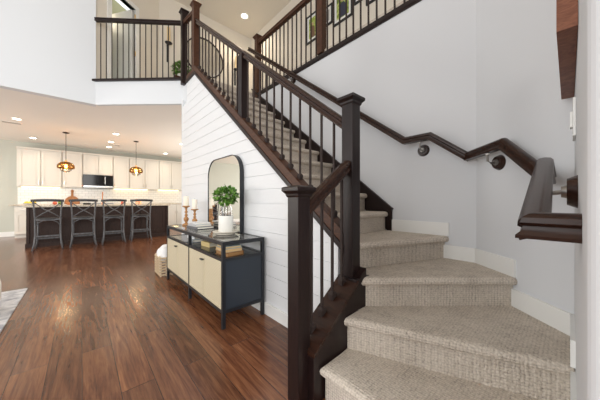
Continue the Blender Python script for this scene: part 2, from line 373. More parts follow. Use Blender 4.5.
# living room walls out of the frame, with tall window openings that let the daylight in
wl = MB(); wl.box(-5.1, -5, -4, 0.0, 0, ZT); wl.box(-5.1, -5, 4.5, 6.0, 0, ZT); wl.box(-5.1, -5, 9.2, 10.35, 0, ZC)
wl.box(-5.1, -5, 0.0, 4.5, 0, 0.5); wl.box(-5.1, -5, 0, 4.5, 4.2, ZT); wl.box(-5.1, -5, 6.0, 9.2, 0, 0.5); wl.box(-5.1, -5, 6.0, 9.2, 2.4, ZC)
struct(wl.build('wall_left', M['white_wall']))
wr = MB(); wr.box(-5, -3.8, -4.1, -4, 0, ZT); wr.box(1.4, 4.0, -4.1, -4, 0, ZT); wr.box(-3.8, 1.4, -4.1, -4, 0, 0.6); wr.box(-3.8, 1.4, -4.1, -4, 4.5, ZT)
struct(wr.build('wall_rear', M['white_wall']))
struct(MB().box(3.9, 4.0, -4, -0.14, 0, ZT).build('wall_entry', M['white_wall']))

# ------------------------------------------------------------------ staircase
st = thing('staircase', 'carpeted staircase with winding lower steps turning up along the white shiplap wall', 'staircase')
RZ = 0.178
LAY = [(-RZ, 0.030), (-0.052, 0.030), (-0.046, 0.010), (-0.036, 0.002), (-0.022, 0.0), (-0.010, 0.006), (-0.003, 0.016), (0.0, 0.030)]
def winder(z, front, back):
    """front = (inner, outer) nosing corners; back = remaining outline from outer round to inner"""
    I, O = Vector((*front[0], 0)), Vector((*front[1], 0)); e = (O - I).normalized(); nrm = Vector((-e.y, e.x, 0))
    mid = sum((Vector((*b, 0)) for b in back), Vector()) / len(back)
    if (mid - I).dot(nrm) < 0: nrm = -nrm
    loops = []
    for dz, off in LAY:
        end = off * 0.6
        a = I + nrm*off + e*(end if dz > -0.05 else 0.012); b = O + nrm*off
        # the inner end of the nosing is wrapped with carpet and rounded
        loops.append([(a.x, a.y, z + dz), (b.x, b.y, z + dz)] + [(x, y, z + dz) for x, y in back])
    t = MB().layers(loops); return t.build('step', M['carpet'], st)
winder(RZ*1, ((0.870, 0.822), (0.870, -0.016)), [(1.45, -0.016), (1.10, 0.822)])
winder(RZ*2, ((1.063, 0.822), (1.412, -0.016)), [(1.72, -0.016), (1.965, 0.238), (1.26, 0.87), (1.20, 0.822)])
winder(RZ*3, ((1.205, 0.850), (1.932, 0.205)), [(2.178, 0.46), (2.178, 0.70), (1.30, 1.03)])
winder(RZ*4, ((1.285, 0.965), (2.178, 0.640)), [(2.178, 1.19), (1.285, 1.19)])
for k in range(11):
    yn, z = 1.15 + 0.225*k, RZ*(5 + k)
    loop = [(1.284, yn + off, z + dz) for dz, off in LAY] + [(1.284, yn + 0.255, z), (1.284, yn + 0.255, z - RZ)]
    x1 = 2.164
    MB().prism(loop, (x1 - 1.284, 0, 0)).build('step', M['carpet'], st)
# outer stringer of the long flight, dropping at the top to run level towards the balcony
def curb_top(y): return curb_bot(y) + 0.112
yt = 3.60
pl = [(1.20, 0.93, curb_bot(0.93)), (1.20, yt, curb_bot(yt)), (1.20, 3.96, curb_bot(yt)), (1.20, 3.96, curb_bot(yt) + 0.10), (1.20, yt + 0.06, curb_bot(yt) + 0.10), (1.20, yt, curb_top(yt)), (1.20, 0.93, curb_top(0.93))]
MB().prism(pl, (0.084, 0, 0)).build('stringer', M['warmwood'], st)
# dark moulding along the stringer's lower edge
sm = MB(); dy = 0.03
sm.prism([(1.192, 0.93, curb_bot(0.93) - 0.012), (1.192, yt, curb_bot(yt) - 0.012), (1.192, yt, curb_bot(yt) + 0.032), (1.192, 0.93, curb_bot(0.93) + 0.032)], (0.018, 0, 0))
sm.prism([(1.192, yt, curb_bot(yt) - 0.012), (1.192, 3.975, curb_bot(yt) - 0.012), (1.192, 3.975, curb_bot(yt) + 0.032), (1.192, yt, curb_bot(yt) + 0.032)], (0.018, 0, 0))
sm.build('stringer_moulding', M['dark'], st)
# short stringer between the two lower newel posts
def cz(x): return 0.249 + 0.738*(x - 0.829)
pl = [(0.832, 0.825, 0.0), (1.285, 0.825, 0.0), (1.285, 0.825, cz(1.285)), (0.832, 0.825, cz(0.832))]
MB().prism(pl, (0, 0.135, 0)).build('stringer', M['dark'], st)
cp = MB().prism([(0.828, 0.818, cz(0.828) - 0.012), (1.20, 0.818, cz(1.20) - 0.012), (1.20, 0.818, cz(1.20) + 0.008), (0.828, 0.818, cz(0.828) + 0.008)], (0, 0.150, 0))
cp.build('stringer_cap', M['rail'], st)  # lighter wood: light falling on the cap top is put into its colour
# wall-side skirt
def sk(y): return 0.937 + 0.786*(y - 1.136)
pl = [(2.162, 1.115, 0.712), (2.162, 1.16, 0.712), (2.162, 3.62, RZ*15 - 0.03), (2.162, 3.62, sk(3.62)), (2.162, 1.115, sk(1.115))]
MB().prism(pl, (0.018, 0, 0)).build('skirt_board', M['dark'], st)
skm = MB().sweep([(2.158, 1.105, sk(1.105)), (2.158, 3.62, sk(3.62))], [(-0.012, -0.012), (0.012, -0.012), (0.012, 0.010), (-0.012, 0.010)])
skm.build('skirt_cap', M['dark'], st)

# ------------------------------------------------------------------ balustrades
RAILP = [(-0.028, -0.030), (0.028, -0.030), (0.030, -0.022), (0.022, -0.012), (0.022, 0.0), (0.031, 0.008), (0.030, 0.020), (0.020, 0.029), (0.0, 0.032),
         (-0.020, 0.029), (-0.030, 0.020), (-0.031, 0.008), (-0.022, 0.0), (-0.022, -0.012), (-0.030, -0.022)]
def newel(x, y, z0, z1, m, parent, a=0.08, cap=True):
    n = MB().box(x - a/2, x + a/2, y - a/2, y + a/2, z0, z1 - (0.055 if cap else 0), 0.003)
    o = n.build('newel_post', m, parent)
    if cap:
        c = MB(); h = a/2
        def sq(r, z): return [(x - r, y - r, z), (x + r, y - r, z), (x + r, y + r, z), (x - r, y + r, z)]
        c.layers([sq(h + .001, z1 - .062), sq(h + .006, z1 - .054), sq(h + .008, z1 - .045), sq(h + .022, z1 - .030), sq(h + .022, z1 - .014), sq(h + .016, z1 - .010), sq(0.004, z1)])
        c.build('newel_cap', m, o)
    return o
def baluster(x, y, z0, z1, parent, shoe=True, slope=None, w=0.013):
    b = MB().box(x - w/2, x + w/2, y - w/2, y + w/2, z0, z1).build('baluster', M['iron'], parent)
    if shoe:
        s_ = MB(); h = 0.017
        def sq(r, z): return [(x - r, y - r, z), (x + r, y - r, z), (x + r, y + r, z), (x - r, y + r, z)]
        s_.layers([sq(h*.8, z0 - 0.012), sq(h*.9, z0 + 0.004), sq(h, z0 + 0.010), sq(h, z0 + 0.026), sq(h*.6, z0 + 0.036)])
        s_.build('shoe', M['iron'], b)
sr = thing('stair_railing', 'dark stair railing with square newel posts and iron balusters climbing beside the carpeted steps', 'railing')
newel(0.807, 0.905, 0.0, 1.075, M['dark'], sr)
newel(1.240, 0.905, cz(1.205) - 0.01, 1.645, M['dark'], sr)
pb = MB()
pb.box(1.182, 1.325, 0.822, 0.965, 0.508, 0.535, 0.006); pb.build('newel_plinth', M['dark'], sr)
def rz(y): return 1.514 + 0.795*(y - 0.994)
newel(1.245, 2.27, curb_top(2.27) - 0.03, rz(2.27) - 0.022, M['dark'], sr, 0.075, cap=False)
newel(1.245, 3.68, curb_bot(yt) + 0.06, 3.90, M['warmwood'], sr, 0.085)
MB().sweep([(1.245, 0.94, rz(0.94)), (1.245, 3.64, rz(3.64))], RAILP).build('handrail', M['rail'], sr)
MB().sweep([(0.842, 0.905, 0.948), (1.205, 0.905, 0.948 + 0.363*0.735)], RAILP).build('handrail', M['rail'], sr)
for x in (0.90, 0.981, 1.069, 1.155): baluster(x, 0.910, cz(x) + 0.014, 0.948 + (x - 0.842)*0.735 - 0.02, sr)
y = 1.045
while y < 3.60:
    if abs(y - 2.27) > 0.055: baluster(1.245, y, curb_top(y) + 0.006, rz(y) - 0.02, sr)
    y += 0.1125

br_ = thing('balcony_railing', 'grey-topped balcony railing with thin iron balusters above the kitchen opening', 'railing')
A0, A1 = Vector((0.172, 5.405, 0)), Vector((1.262, 4.355, 0)); zb0 = ZC + 0.385
d_ = (A1 - A0).normalized(); nrm = Vector((-d_.y, d_.x, 0))
shoe_rail = MB(); 
shoe_rail.sweep([(*(A0 - d_*0.04 + nrm*0.012).xy, zb0 + 0.018), (*(A1 + nrm*0.012).xy, zb0 + 0.018)], [(-0.045, -0.018), (0.055, -0.018), (0.055, 0.018), (-0.045, 0.018)])
shoe_rail.build('base_rail', M['dark'], br_)
MB().sweep([(*A0.xy, 4.08), (*A1.xy, 3.985)], RAILP).build('handrail', M['dark'], br_)
newel(1.245, 4.23, zb0 - 0.12, 4.11, M['dark'], br_, 0.085)
L = (A1 - A0).length
for k in range(14):
    q = A0 + d_*(0.09 + k*(L - 0.20)/13.4); baluster(q.x, q.y, zb0 + 0.036, 4.015, br_, shoe=False, w=0.014)
MB().sweep([(1.245, 4.22, 3.90), (1.245, 3.72, 3.80)], RAILP).build('handrail', M['warmwood'], br_)
for y in (3.85, 4.0, 4.12): baluster(1.245, y, curb_bot(yt) + 0.10, 3.80 + 0.2*(y - 3.72), br_, shoe=False)

hr = thing('hallway_railing', 'brown upper hallway railing along the top edge of the grey stairwell wall', 'railing')
cap = MB().box(2.165, 2.24, 0.48, 3.46, 2.742, 2.775); cap.box(2.172, 2.232, 0.48, 3.46, 2.775, 2.79)
cap.box(2.170, 2.18, 0.48, 3.46, 2.722, 2.742)
cap.build('base_rail', M['dark'], hr)
newel(2.20, 3.50, 2.60, 3.76, M['warmwood'], hr, 0.085)
newel(2.20, 2.045, 2.80, 3.62, M['warmwood'], hr, 0.085, cap=False)
MB().sweep([(2.20, 3.46, 3.635), (2.20, 0.48, 3.635)], RAILP).build('handrail', M['warmwood'], hr)
y = 3.36
while y > 0.50:
    if abs(y - 2.045) > 0.06: baluster(2.20, y, 2.80, 3.615, hr, shoe=False, w=0.014)
    y -= 0.094

wh = thing('wall_handrail', 'brown wall-mounted handrail following the grey wall down round the corner', 'handrail')
V = [(2.10, 3.62, 3.553), (2.10, 0.965, 1.518), (2.10, 0.756, 1.520), (2.10, 0.50, 1.319), (1.893, 0.266, 1.343), (1.700, 0.066, 1.105), (1.46, 0.068, 1.150), (0.760, 0.052, 0.942), (0.760, -0.018, 0.942)]
RW = [(a*0.86, b*0.95) for a, b in RAILP]
MB().sweep(V[:6], RW).build('rail', M['rail'], wh, smooth=True)
MB().sweep(V[5:], RW).build('rail', M['rail'], wh, smooth=True)
def bracket(p, wallp, wn):
    p = Vector(p); w = Vector(wallp); wn = Vector(wn).normalized()
    ro = MB(); t = bmesh.new(); bmesh.ops.create_cone(t, cap_ends=True, segments=28, radius1=0.050, radius2=0.040, depth=0.022)
    q = wn.to_track_quat('Z', 'Y').to_matrix().to_4x4(); ro.merge(t, Matrix.Translation(w + wn*0.011) @ q)
    o = ro.build('rosette', M['rail'], wh, smooth=True)
    b = MB(); t = bmesh.new(); bmesh.ops.create_cone(t, cap_ends=True, segments=20, radius1=0.02, radius2=0.017, depth=0.012)
    b.merge(t, Matrix.Translation(w + wn*0.028) @ q)
    top = p - Vector((0, 0, 0.030))
    b.tube([w + wn*0.03, w + wn*0.055 - Vector((0, 0, .004)), Vector((top.x, top.y, w.z + 0.01)), top], 0.007, 8)
    b.box(top.x - 0.010, top.x + 0.010, top.y - 0.010, top.y + 0.010, top.z - 0.004, top.z + 0.003)
    b.build('bracket', M['pewter'], o, smooth=True)
def railz(y): return V[1][2] + (V[0][2] - V[1][2])*(y - V[1][1])/(V[0][1] - V[1][1])
for y in (2.55, 1.64): bracket((2.10, y, railz(y)), (2.18, y, railz(y) - 0.075), (-1, 0, 0))
bracket((2.10, 0.835, 1.508), (2.18, 0.835, 1.425), (-1, 0, 0))
mid = Vector((1.972, 0.355, 1.330)); wn = Vector((-0.721, 0.693, 0))
bracket(mid, (2.027, 0.302, 1.245), wn)
bracket((1.10, 0.058, 1.052), (1.10, -0.018, 1.025), (0, 1, 0))

# baseboards round the winders, one level per step
bb = MB(); hgt = 0.105
bb.box(2.166, 2.18, 0.64, 1.115, RZ*4, RZ*4 + hgt)
bb.box(2.166, 2.18, 0.45, 0.70, RZ*3, RZ*3 + hgt)
struct(bb.build('baseboard_right', M['trim']))
e = Vector((-0.46, -0.478, 0)).normalized(); nb = Vector((-e.y, e.x, 0)) * -1
if nb.x > 0: nb = -nb
bb = MB()
def diag(s0, s1, z0, h):
    o = Vector((2.18, 0.46, 0)); a, b = o + e*s0, o + e*s1
    bb.prism([(a.x, a.y, z0), (b.x, b.y, z0), (b.x + nb.x*.014, b.y + nb.y*.014, z0), (a.x + nb.x*.014, a.y + nb.y*.014, z0)], (0, 0, h))
diag(-0.006, 0.345, RZ*3, hgt); diag(0.29, 0.663, RZ*2, hgt)
struct(bb.build('baseboard_corner', M['trim']))
bb = MB().box(1.40, 1.72, -0.018, -0.004, RZ*2, RZ*2 + hgt); bb.box(0.87, 1.46, -0.018, -0.004, RZ, RZ*2 - .02); bb.box(0.556, 0.87, -0.018, -0.004, 0, 0.12)
bb.box(0.536, 0.55, -0.16, -0.006, 0, 0.12)
struct(bb.build('baseboard_near', M['trim']))

# ------------------------------------------------------------------ sideboard against the shiplap
X0, X1, Y0, Y1 = 0.803, 1.186, 1.783, 3.43
cs = thing('console_sideboard', 'black metal sideboard with cane doors and open glass shelf against the shiplap wall', 'sideboard', ((X0 + X1)/2, (Y0 + Y1)/2, 0))
T = 0.026; HT = 0.675
fr = MB()
for y in (Y0, Y1 - T):
    for x in (X0, X1 - T): fr.box(x, x + T, y, y + T, 0.12, HT)
    fr.box(X0 + T, X1 - T, y, y + T, HT - 0.03, HT); fr.box(X0 + T, X1 - T, y, y + T, 0.522, 0.545); fr.box(X0 + T, X1 - T, y, y + T, 0.118, 0.142)
ym = 2.58
for x in (X0, X1 - T):
    fr.box(x, x + T, Y0 + T, Y1 - T, HT - 0.03, HT); fr.box(x, x + T, Y0 + T, Y1 - T, 0.522, 0.545); fr.box(x, x + T, Y0 + T, Y1 - T, 0.118, 0.142)
    fr.box(x, x + T, ym - T/2, ym + T/2, 0.142, HT - 0.03)
fr.build('frame', M['black'], cs)
for y in (Y0, ym - T/2, Y1 - T):
    for x in (X0, X1 - T): MB().box(x, x + T, y, y + T, 0, 0.12).build('leg', M['black'], cs)
gl = MB().box(X0 + T, X1 - T, Y0 + T, Y1 - T, HT - 0.012, HT - 0.002); gl.build('glass_top', M['smoked'], cs)
MB().box(X0 + T, X1 - T, Y0 + T, Y1 - T, 0.532, 0.541).build('shelf', M['blackglass'], cs)
pn = MB().box(X0 + 0.01, X1 - 0.01, Y0 + 0.006, Y0 + 0.02, 0.142, 0.522); pn.build('side_panel', M['bluedark'], cs)
MB().box(X0 + 0.01, X1 - 0.01, Y1 - 0.02, Y1 - 0.006, 0.142, 0.522).build('side_panel', M['bluedark'], cs)
MB().box(X1 - 0.012, X1 - 0.004, Y0 + T, Y1 - T, 0.142, 0.522).build('back_panel', M['bluedark'], cs)
MB().box(X0 + 0.03, X1 - 0.012, Y0 + 0.022, Y1 - 0.022, 0.128, 0.14).build('bottom_panel', M['bluedark'], cs)
for a, b in ((Y0 + T, ym - T/2), (ym + T/2, Y1 - T)):
    c = (a + b)/2
    for k, (y0, y1) in enumerate(((a + .003, c - .0015), (c + .0015, b - .003))):
        d = MB().box(X0 + 0.004, X0 + 0.018, y0, y1, 0.145, 0.519)
        for (p, q, z0, z1) in ((y0, y0 + .02, .145, .519), (y1 - .02, y1, .145, .519), (y0 + .02, y1 - .02, .145, .165), (y0 + .02, y1 - .02, .499, .519)):
            d.box(X0 + 0.001, X0 + 0.006, p, q, z0, z1)
        do = d.build('door', M['cane'], cs)
        yk = c - 0.017 if k == 0 else c + 0.017
        kn = MB().box(X0 - 0.022, X0 - 0.013, yk - 0.013, yk + 0.013, 0.468, 0.480, 0.002); kn.box(X0 - 0.014, X0 + 0.002, yk - 0.004, yk + 0.004, 0.470, 0.478)
        kn.build('door_pull', M['black'], do)

# arched mirror standing on the sideboard
mr = thing('arched_mirror', 'arched black framed mirror leaning on the shiplap wall above the sideboard', 'mirror', (1.19, 2.6, HT))
def arch(y0, y1, z0, z1, r, n=10):
    p = [(y0, z0), (y1, z0)]
    for k in range(n + 1): a = k*PI/2/n; p.append((y1 - r + r*math.cos(a), z1 - r + r*math.sin(a)))
    for k in range(n + 1): a = PI/2 + k*PI/2/n; p.append((y0 + r + r*math.cos(a), z1 - r + r*math.sin(a)))
    return p
ML, MR, MT = 3.00, 2.175, 1.475
out = arch(MR, ML, HT, MT, 0.20); inn = arch(MR + .008, ML - .008, HT + .008, MT - .008, 0.192)
f = MB(); bm = f.bm
def ring(ptsA, xA, ptsB, xB):
    a = [bm.verts.new((xA, y, z)) for y, z in ptsA]; b = [bm.verts.new((xB, y, z)) for y, z in ptsB]; n = len(a)
    for i in range(n): bm.faces.new((a[i], a[(i+1) % n], b[(i+1) % n], b[i]))
ring(out, 1.160, inn, 1.160); ring(out, 1.160, out, 1.203); ring(inn, 1.160, inn, 1.203); ring(out, 1.203, inn, 1.203)
bmesh.ops.remove_doubles(bm, verts=list(bm.verts), dist=1e-5)
f.build('frame', M['black'], mr)
MB().prism([(1.166, y, z) for y, z in inn], (0.03, 0, 0)).build('mirror_glass', M['mirror'], mr)

# turned candlesticks and candles
def stick(x, y, h, label, clabel, ch):
    k = h/0.20
    prof = [(0.0, 0), (0.046, 0), (0.046, .008), (0.040, .014), (0.020, .020), (0.013, .030), (0.020, .040), (0.030, .055), (0.031, .066), (0.022, .080), (0.012, .088), (0.018, .098), (0.020, .104), (0.013, .112),
            (0.011, .125), (0.019, .134), (0.019, .140), (0.011, .148), (0.011, .160), (0.016, .168), (0.013, .176), (0.024, .184), (0.044, .190), (0.046, .200), (0.0, .200)]
    o = MB().lathe([(r*1.02, z*k) for r, z in prof], x, y, HT, 24).build('candlestick', M['turned'], smooth=True)
    tag(o, label, 'candlestick')
    c = thing('pillar_candle', clabel, 'candle', (x, y, HT + h))
    MB().lathe([(0, 0), (0.031, 0), (0.032, .003), (0.032, ch - .006), (0.028, ch), (0.010, ch - .004), (0, ch - .004)], x, y, HT + h, 20).build('wax', M['wax'], c, smooth=True)
    MB().tube([(x, y, HT + h + ch - .005), (x + .002, y, HT + h + ch + .008)], 0.0015, 6).build('wick', M['charcoal'], c)
stick(1.0, 3.31, 0.25, 'taller turned wood candlestick at the far end of the sideboard', 'ivory pillar candle on the taller, farther wood candlestick', 0.125)
stick(1.07, 3.20, 0.21, 'shorter turned wood candlestick nearer the books on the sideboard', 'ivory pillar candle on the shorter wood candlestick nearer the mirror', 0.125)

# topiary in glass and white pot on a tray
px_, py_ = 1.02, 2.19
o = MB().lathe([(0, 0), (0.085, 0), (0.09, .006), (0.088, .012), (0.118, .022), (0.121, .030), (0.116, .032), (0.09, .022), (0, .020)], px_, py_, HT, 28).build('round_tray', mat('whitewashed_wood', (0.62, 0.57, 0.48), 0.6), smooth=True)
tag(o, 'round whitewashed tray under the white pot on the sideboard', 'tray')
tp = thing('potted_topiary', 'leafy green ball plant in white pot with glass top beside the arched mirror', 'plant', (px_, py_, HT + .021))
zt = HT + .021
MB().lathe([(0, 0), (0.064, 0), (0.068, .006), (0.068, .150), (0.066, .156), (0.058, .156), (0.058, .145), (0, .145)], px_, py_, zt, 28).build('pot', M['pot'], tp, smooth=True)
MB().lathe([(0.050, .1562), (0.0555, .1562), (0.054, .21), (0.043, .245), (0.041, .245), (0.052, .21), (0.050, .1562)], px_, py_, zt, 28).build('glass_vase', M['glass'], tp, smooth=True)
sb = MB()
for k in range(6):
    a = k*1.05; sb.tube([(px_ + .012*math.cos(a), py_ + .012*math.sin(a), zt + .146), (px_ + .02*math.cos(a), py_ + .02*math.sin(a), zt + .26), (px_ + .05*math.cos(a), py_ + .05*math.sin(a), zt + .36)], 0.0025, 5)
sb.build('stem', mat('twig_bark', (0.16, 0.12, 0.05), 0.7), tp)
def leaves(n, cx, cy, cz_, R, size, zs=0.85):
    b = MB()
    for i in range(n):
        u = Vector((random.gauss(0, 1), random.gauss(0, 1), random.gauss(0, 1))).normalized(); rr = R*(random.random()**0.35)
        c = Vector((cx + u.x*rr, cy + u.y*rr, cz_ + u.z*rr*zs)); d = (u + Vector((random.uniform(-.7, .7), random.uniform(-.7, .7), random.uniform(-.6, .4)))).normalized()
        sd = d.cross(Vector((random.uniform(-1, 1), random.uniform(-1, 1), 1))).normalized(); up = sd.cross(d); l = size*random.uniform(.7, 1.25); w = l*0.36
        ps = [c, c + d*l*.35 + sd*w + up*l*.05, c + d*l*.7 + sd*w*.8 + up*l*.04, c + d*l - up*l*.1, c + d*l*.7 - sd*w*.8 + up*l*.04, c + d*l*.35 - sd*w + up*l*.05]
        v_ = [b.bm.verts.new(p) for p in ps]; mid_ = b.bm.verts.new(c + d*l*.5 - up*l*.06)
        for k in range(6): b.bm.faces.new((v_[k], v_[(k+1) % 6], mid_))
    return b
leaves(420, px_, py_, HT + 0.365, 0.098, 0.036, 0.82).build('foliage', M['leaf'], tp)

# books
def book(name, cx, cy, z, w, l, t, rot, col, label, page=(0.80, 0.77, 0.68), group=None):
    b = thing(name, label, 'book', (0, 0, 0), group)
    R = Matrix.Translation((cx, cy, z)) @ Matrix.Rotation(rot, 4, 'Z')
    c = MB(); c.box(-w/2, w/2, -l/2, l/2, 0, .004); c.box(-w/2, w/2, -l/2, l/2, t - .004, t); c.box(-w/2, -w/2 + .004, -l/2, l/2, .004, t - .004)
    c.bm.transform(R); c.build('cover', mat('book_cover', col, 0.5), b)
    p = MB().box(-w/2 + .005, w/2 - .006, -l/2 + .005, l/2 - .005, .0045, t - .0045); p.bm.transform(R); p.build('pages', mat('book_pages', page, 0.8), b)
bt_ = HT + 0.0005
book('book', 1.02, 2.86, bt_, 0.20, 0.27, 0.026, 0.10, (0.10, 0.10, 0.11), 'charcoal large book at the bottom of the stack on the sideboard top')
book('book', 1.015, 2.87, bt_ + .0265, 0.18, 0.25, 0.024, 0.02, (0.45, 0.45, 0.46), 'grey book lying second in the stack on the sideboard top')
book('book', 1.03, 2.88, bt_ + .051, 0.16, 0.23, 0.016, -0.10, (0.72, 0.72, 0.72), 'pale grey book topmost of the stack on the sideboard top')
sz = 0.542
book('book', 0.93, 1.93, sz, 0.15, 0.20, 0.034, 0.08 + PI, (0.22, 0.10, 0.03), 'brown book at the bottom of the stack in the near open compartment', (0.30, 0.16, 0.06))
book('book', 0.925, 1.935, sz + .0345, 0.145, 0.195, 0.026, 0.02 + PI, (0.55, 0.42, 0.25), 'tan paged book in the middle of the near compartment stack', (0.62, 0.42, 0.20))
book('book', 0.925, 1.93, sz + .061, 0.14, 0.19, 0.022, -0.05 + PI, (0.35, 0.42, 0.43), 'blue-grey book topmost in the near open compartment', (0.62, 0.46, 0.24))
book('book', 0.96, 2.40, sz, 0.12, 0.17, 0.046, 0.1, (0.62, 0.47, 0.20), 'thick gold covered book alone in the middle of the open shelf', (0.82, 0.76, 0.62))
book('book', 0.97, 2.80, sz, 0.16, 0.22, 0.03, -0.1, (0.30, 0.33, 0.36), 'slate book at the bottom of the pair in the far compartment')
book('book', 0.97, 2.81, sz + .0305, 0.15, 0.20, 0.028, 0.05, (0.72, 0.74, 0.76), 'white book on top of the slate book in the far compartment')

# basket with a blanket
bk = thing('wicker_basket', 'square open slatted wicker basket on floor at far end of the sideboard', 'basket', (0.90, 3.69, 0))
bx0, bx1, by0, by1 = 0.745, 1.04, 3.535, 3.84
sl = MB()
for i in range(7):
    z0 = 0.012 + i*0.036
    for (a, b, c, d) in ((bx0, bx0 + .01, by0, by1), (bx1 - .01, bx1, by0, by1), (bx0 + .01, bx1 - .01, by0, by0 + .01), (bx0 + .01, bx1 - .01, by1 - .01, by1)): sl.box(a, b, c, d, z0, z0 + .020, .002)
sl.build('slats', M['wicker'], bk)
posts = MB()
for i in range(5):
    yy = by0 + .014 + i*(by1 - by0 - .028)/4; xx = bx0 + .014 + i*(bx1 - bx0 - .028)/4
    for x in (bx0 + .015, bx1 - .015): posts.box(x - .004, x + .004, yy - .008, yy + .008, 0, .262)
    for y_ in (by0 + .015, by1 - .015): posts.box(xx - .008, xx + .008, y_ - .004, y_ + .004, 0, .262)
posts.build('uprights', mat('pale_wicker', (0.66, 0.55, 0.40), 0.7), bk)
t = bmesh.new(); bmesh.ops.create_uvsphere(t, u_segments=36, v_segments=22, radius=1)
for v_ in t.verts:
    x, y, z = v_.co; s1 = lambda a: math.copysign(abs(a)**0.55, a)
    r = 1 + 0.07*math.sin(5*x + 3*y) + 0.06*math.sin(7*y - 4*z + 1)
    v_.co = (s1(x)*0.128*r, s1(y)*0.132*r, z*0.115*r)
b = MB().merge(t, Matrix.Translation((0.8925, 3.6875, 0.268)))
tag(b.build('knitted_blanket', M['blanket'], smooth='all'), 'white bunched blanket filling the slatted basket', 'blanket')

# ------------------------------------------------------------------ rug and the white seat at the left edge
rg = MB().slab([(-0.455, 2.2), (-0.455, 4.07), (-3.2, 4.07), (-3.2, 2.2)], 0.0, 0.012)
tag(rg.build('area_rug', M['rug']), 'grey mottled area rug on the wood floor at the left edge', 'rug')
ot = thing('upholstered_ottoman', 'white upholstered ottoman standing on the grey rug at the left edge', 'ottoman', (-0.87, 3.3, 0.012))
MB().box(-1.20, -0.545, 3.10, 3.50, 0.062, 0.30, 0.05).build('cushion', M['white_fab'], ot, smooth=True)
for x in (-1.14, -0.60):
    for y in (3.16, 3.44): MB().lathe([(0.012, 0), (0.018, .06)], x, y, 0.012, 10).build('leg', M['dark'], ot)

# ------------------------------------------------------------------ kitchen
KB = 10.25
tl = MB().box(-1.33, 3.9, KB - 0.012, KB, 0.88, 1.374); struct(tl.build('wall_backsplash', M['tile']))
def panel_door(mb, x0, x1, yf, z0, z1, s_=0.055):
    """raised frame door on the plane y=yf, facing -Y"""
    mb.box(x0, x1, yf, yf + .018, z0, z1)
    for (a, b, c, d) in ((x0, x0 + s_, z0, z1), (x1 - s_, x1, z0, z1), (x0 + s_, x1 - s_, z0, z0 + s_), (x0 + s_, x1 - s_, z1 - s_, z1)): mb.box(a, b, yf - .010, yf, c, d)
    mb.box(x0 + s_ + .03, x1 - s_ - .03, yf - .006, yf, z0 + s_ + .03, z1 - s_ - .03)
YU = 9.95
uppers = [((-1.313, -0.44), 1.374, [(-1.28, -0.875), (-0.855, -0.455)], 'white upper cabinet pair at the far left end of the kitchen wall'),
          ((-0.435, 0.012), 1.374, [(-0.42, -0.005)], 'single white upper cabinet immediately left of the microwave'),
          ((0.017, 0.752), 1.79, [(0.03, 0.38), (0.395, 0.74)], 'short white cabinet pair directly above the microwave'),
          ((0.757, 1.185), 1.374, [(0.77, 1.17)], 'single white upper cabinet immediately right of the microwave'),
          ((1.190, 2.075), 1.374, [(1.205, 1.628), (1.645, 2.06)], 'white upper cabinet pair behind the right pendant lamp'),
          ((2.080, 2.86), 1.374, [(2.10, 2.47), (2.485, 2.845)], 'white upper cabinet pair rightmost, beside the shiplap wall edge'),
          ((2.865, 3.60), 1.374, [(2.88, 3.22), (3.235, 3.585)], 'white upper cabinet pair hidden behind the shiplap wall')]
for (x0, x1), zb_, doors, lab in uppers:
    if x0 > 2.8: continue
    u = thing('upper_cabinet', lab, 'cabinet', ((x0 + x1)/2, 10.1, zb_))
    bd = MB().box(x0, x1, YU + .02, KB - .013, zb_, 2.40); bd.box(x0, x1, YU - .01, KB - .013, 2.40, 2.425); bd.box(x0, x1, YU - .03, KB - .013, 2.425, 2.45); bd.build('body', M['cab'], u)
    for k, (a, b) in enumerate(doors):
        d = MB(); panel_door(d, a, b, YU, zb_ + .02, 2.385); dobj = d.build('door', M['cab'], u)
        kx = (b - .03) if (k == 0 and len(doors) == 2) else a + .03
        MB().box(kx - .006, kx + .006, YU - .034, YU - .012, zb_ + .07, zb_ + .17).build('handle', M['brass'], dobj)
bases = [((-1.313, -0.70), 'white base cabinet at the left end, clear of the island'), ((-0.695, 0.0), 'white base cabinet behind the two left bar stools'),
         ((0.76, 1.50), 'white base cabinet behind the two right bar stools'), ((1.505, 2.20), 'white base cabinet behind the right end of the island'), ((2.205, 2.95), 'white base cabinet visible between the island and shiplap wall edge')]
for (x0, x1), lab in bases:
    u = thing('base_cabinet', lab, 'cabinet', ((x0 + x1)/2, 9.95, 0))
    bd = MB().box(x0, x1, 9.67, KB - .013, .08, .845); bd.box(x0, x1, 9.72, KB - .013, 0, .08); bd.build('body', M['cab'], u)
    c = (x0 + x1)/2
    for k, (a, b) in enumerate(((x0 + .015, c - .006), (c + .006, x1 - .015))):
        d = MB(); panel_door(d, a, b, 9.65, .10, .66); dobj = d.build('door', M['cab'], u)
        kx = b - .03 if k == 0 else a + .03
        MB().box(kx - .006, kx + .006, 9.618, 9.640, .50, .60).build('handle', M['brass'], dobj)
        d = MB().box(a, b, 9.65, 9.668, .68, .83); d.box(a + .03, b - .03, 9.645, 9.65, .71, .80); dr = d.build('drawer', M['cab'], u)
        MB().box((a + b)/2 - .05, (a + b)/2 + .05, 9.618, 9.645, .745, .757).build('handle', M['brass'], dr)
rn = thing('range_cooker', 'stainless cooking range under the microwave behind the island', 'stove', (0.38, 9.95, 0))
MB().box(0.005, 0.755, 9.66, KB - .013, .02, .89).build('body', M['steel'], rn)
MB().box(0.05, 0.71, 9.645, 9.66, .22, .70).build('oven_door', M['blackglass'], rn)
MB().box(0.02, 0.74, 9.70, 10.2, .89, .90).build('cooktop', M['blackglass'], rn)
ct = MB().box(-1.40, 0.003, 9.61, KB - .013, .846, .88, .004); ct.box(0.757, 3.60, 9.61, KB - .013, .846, .88, .004)
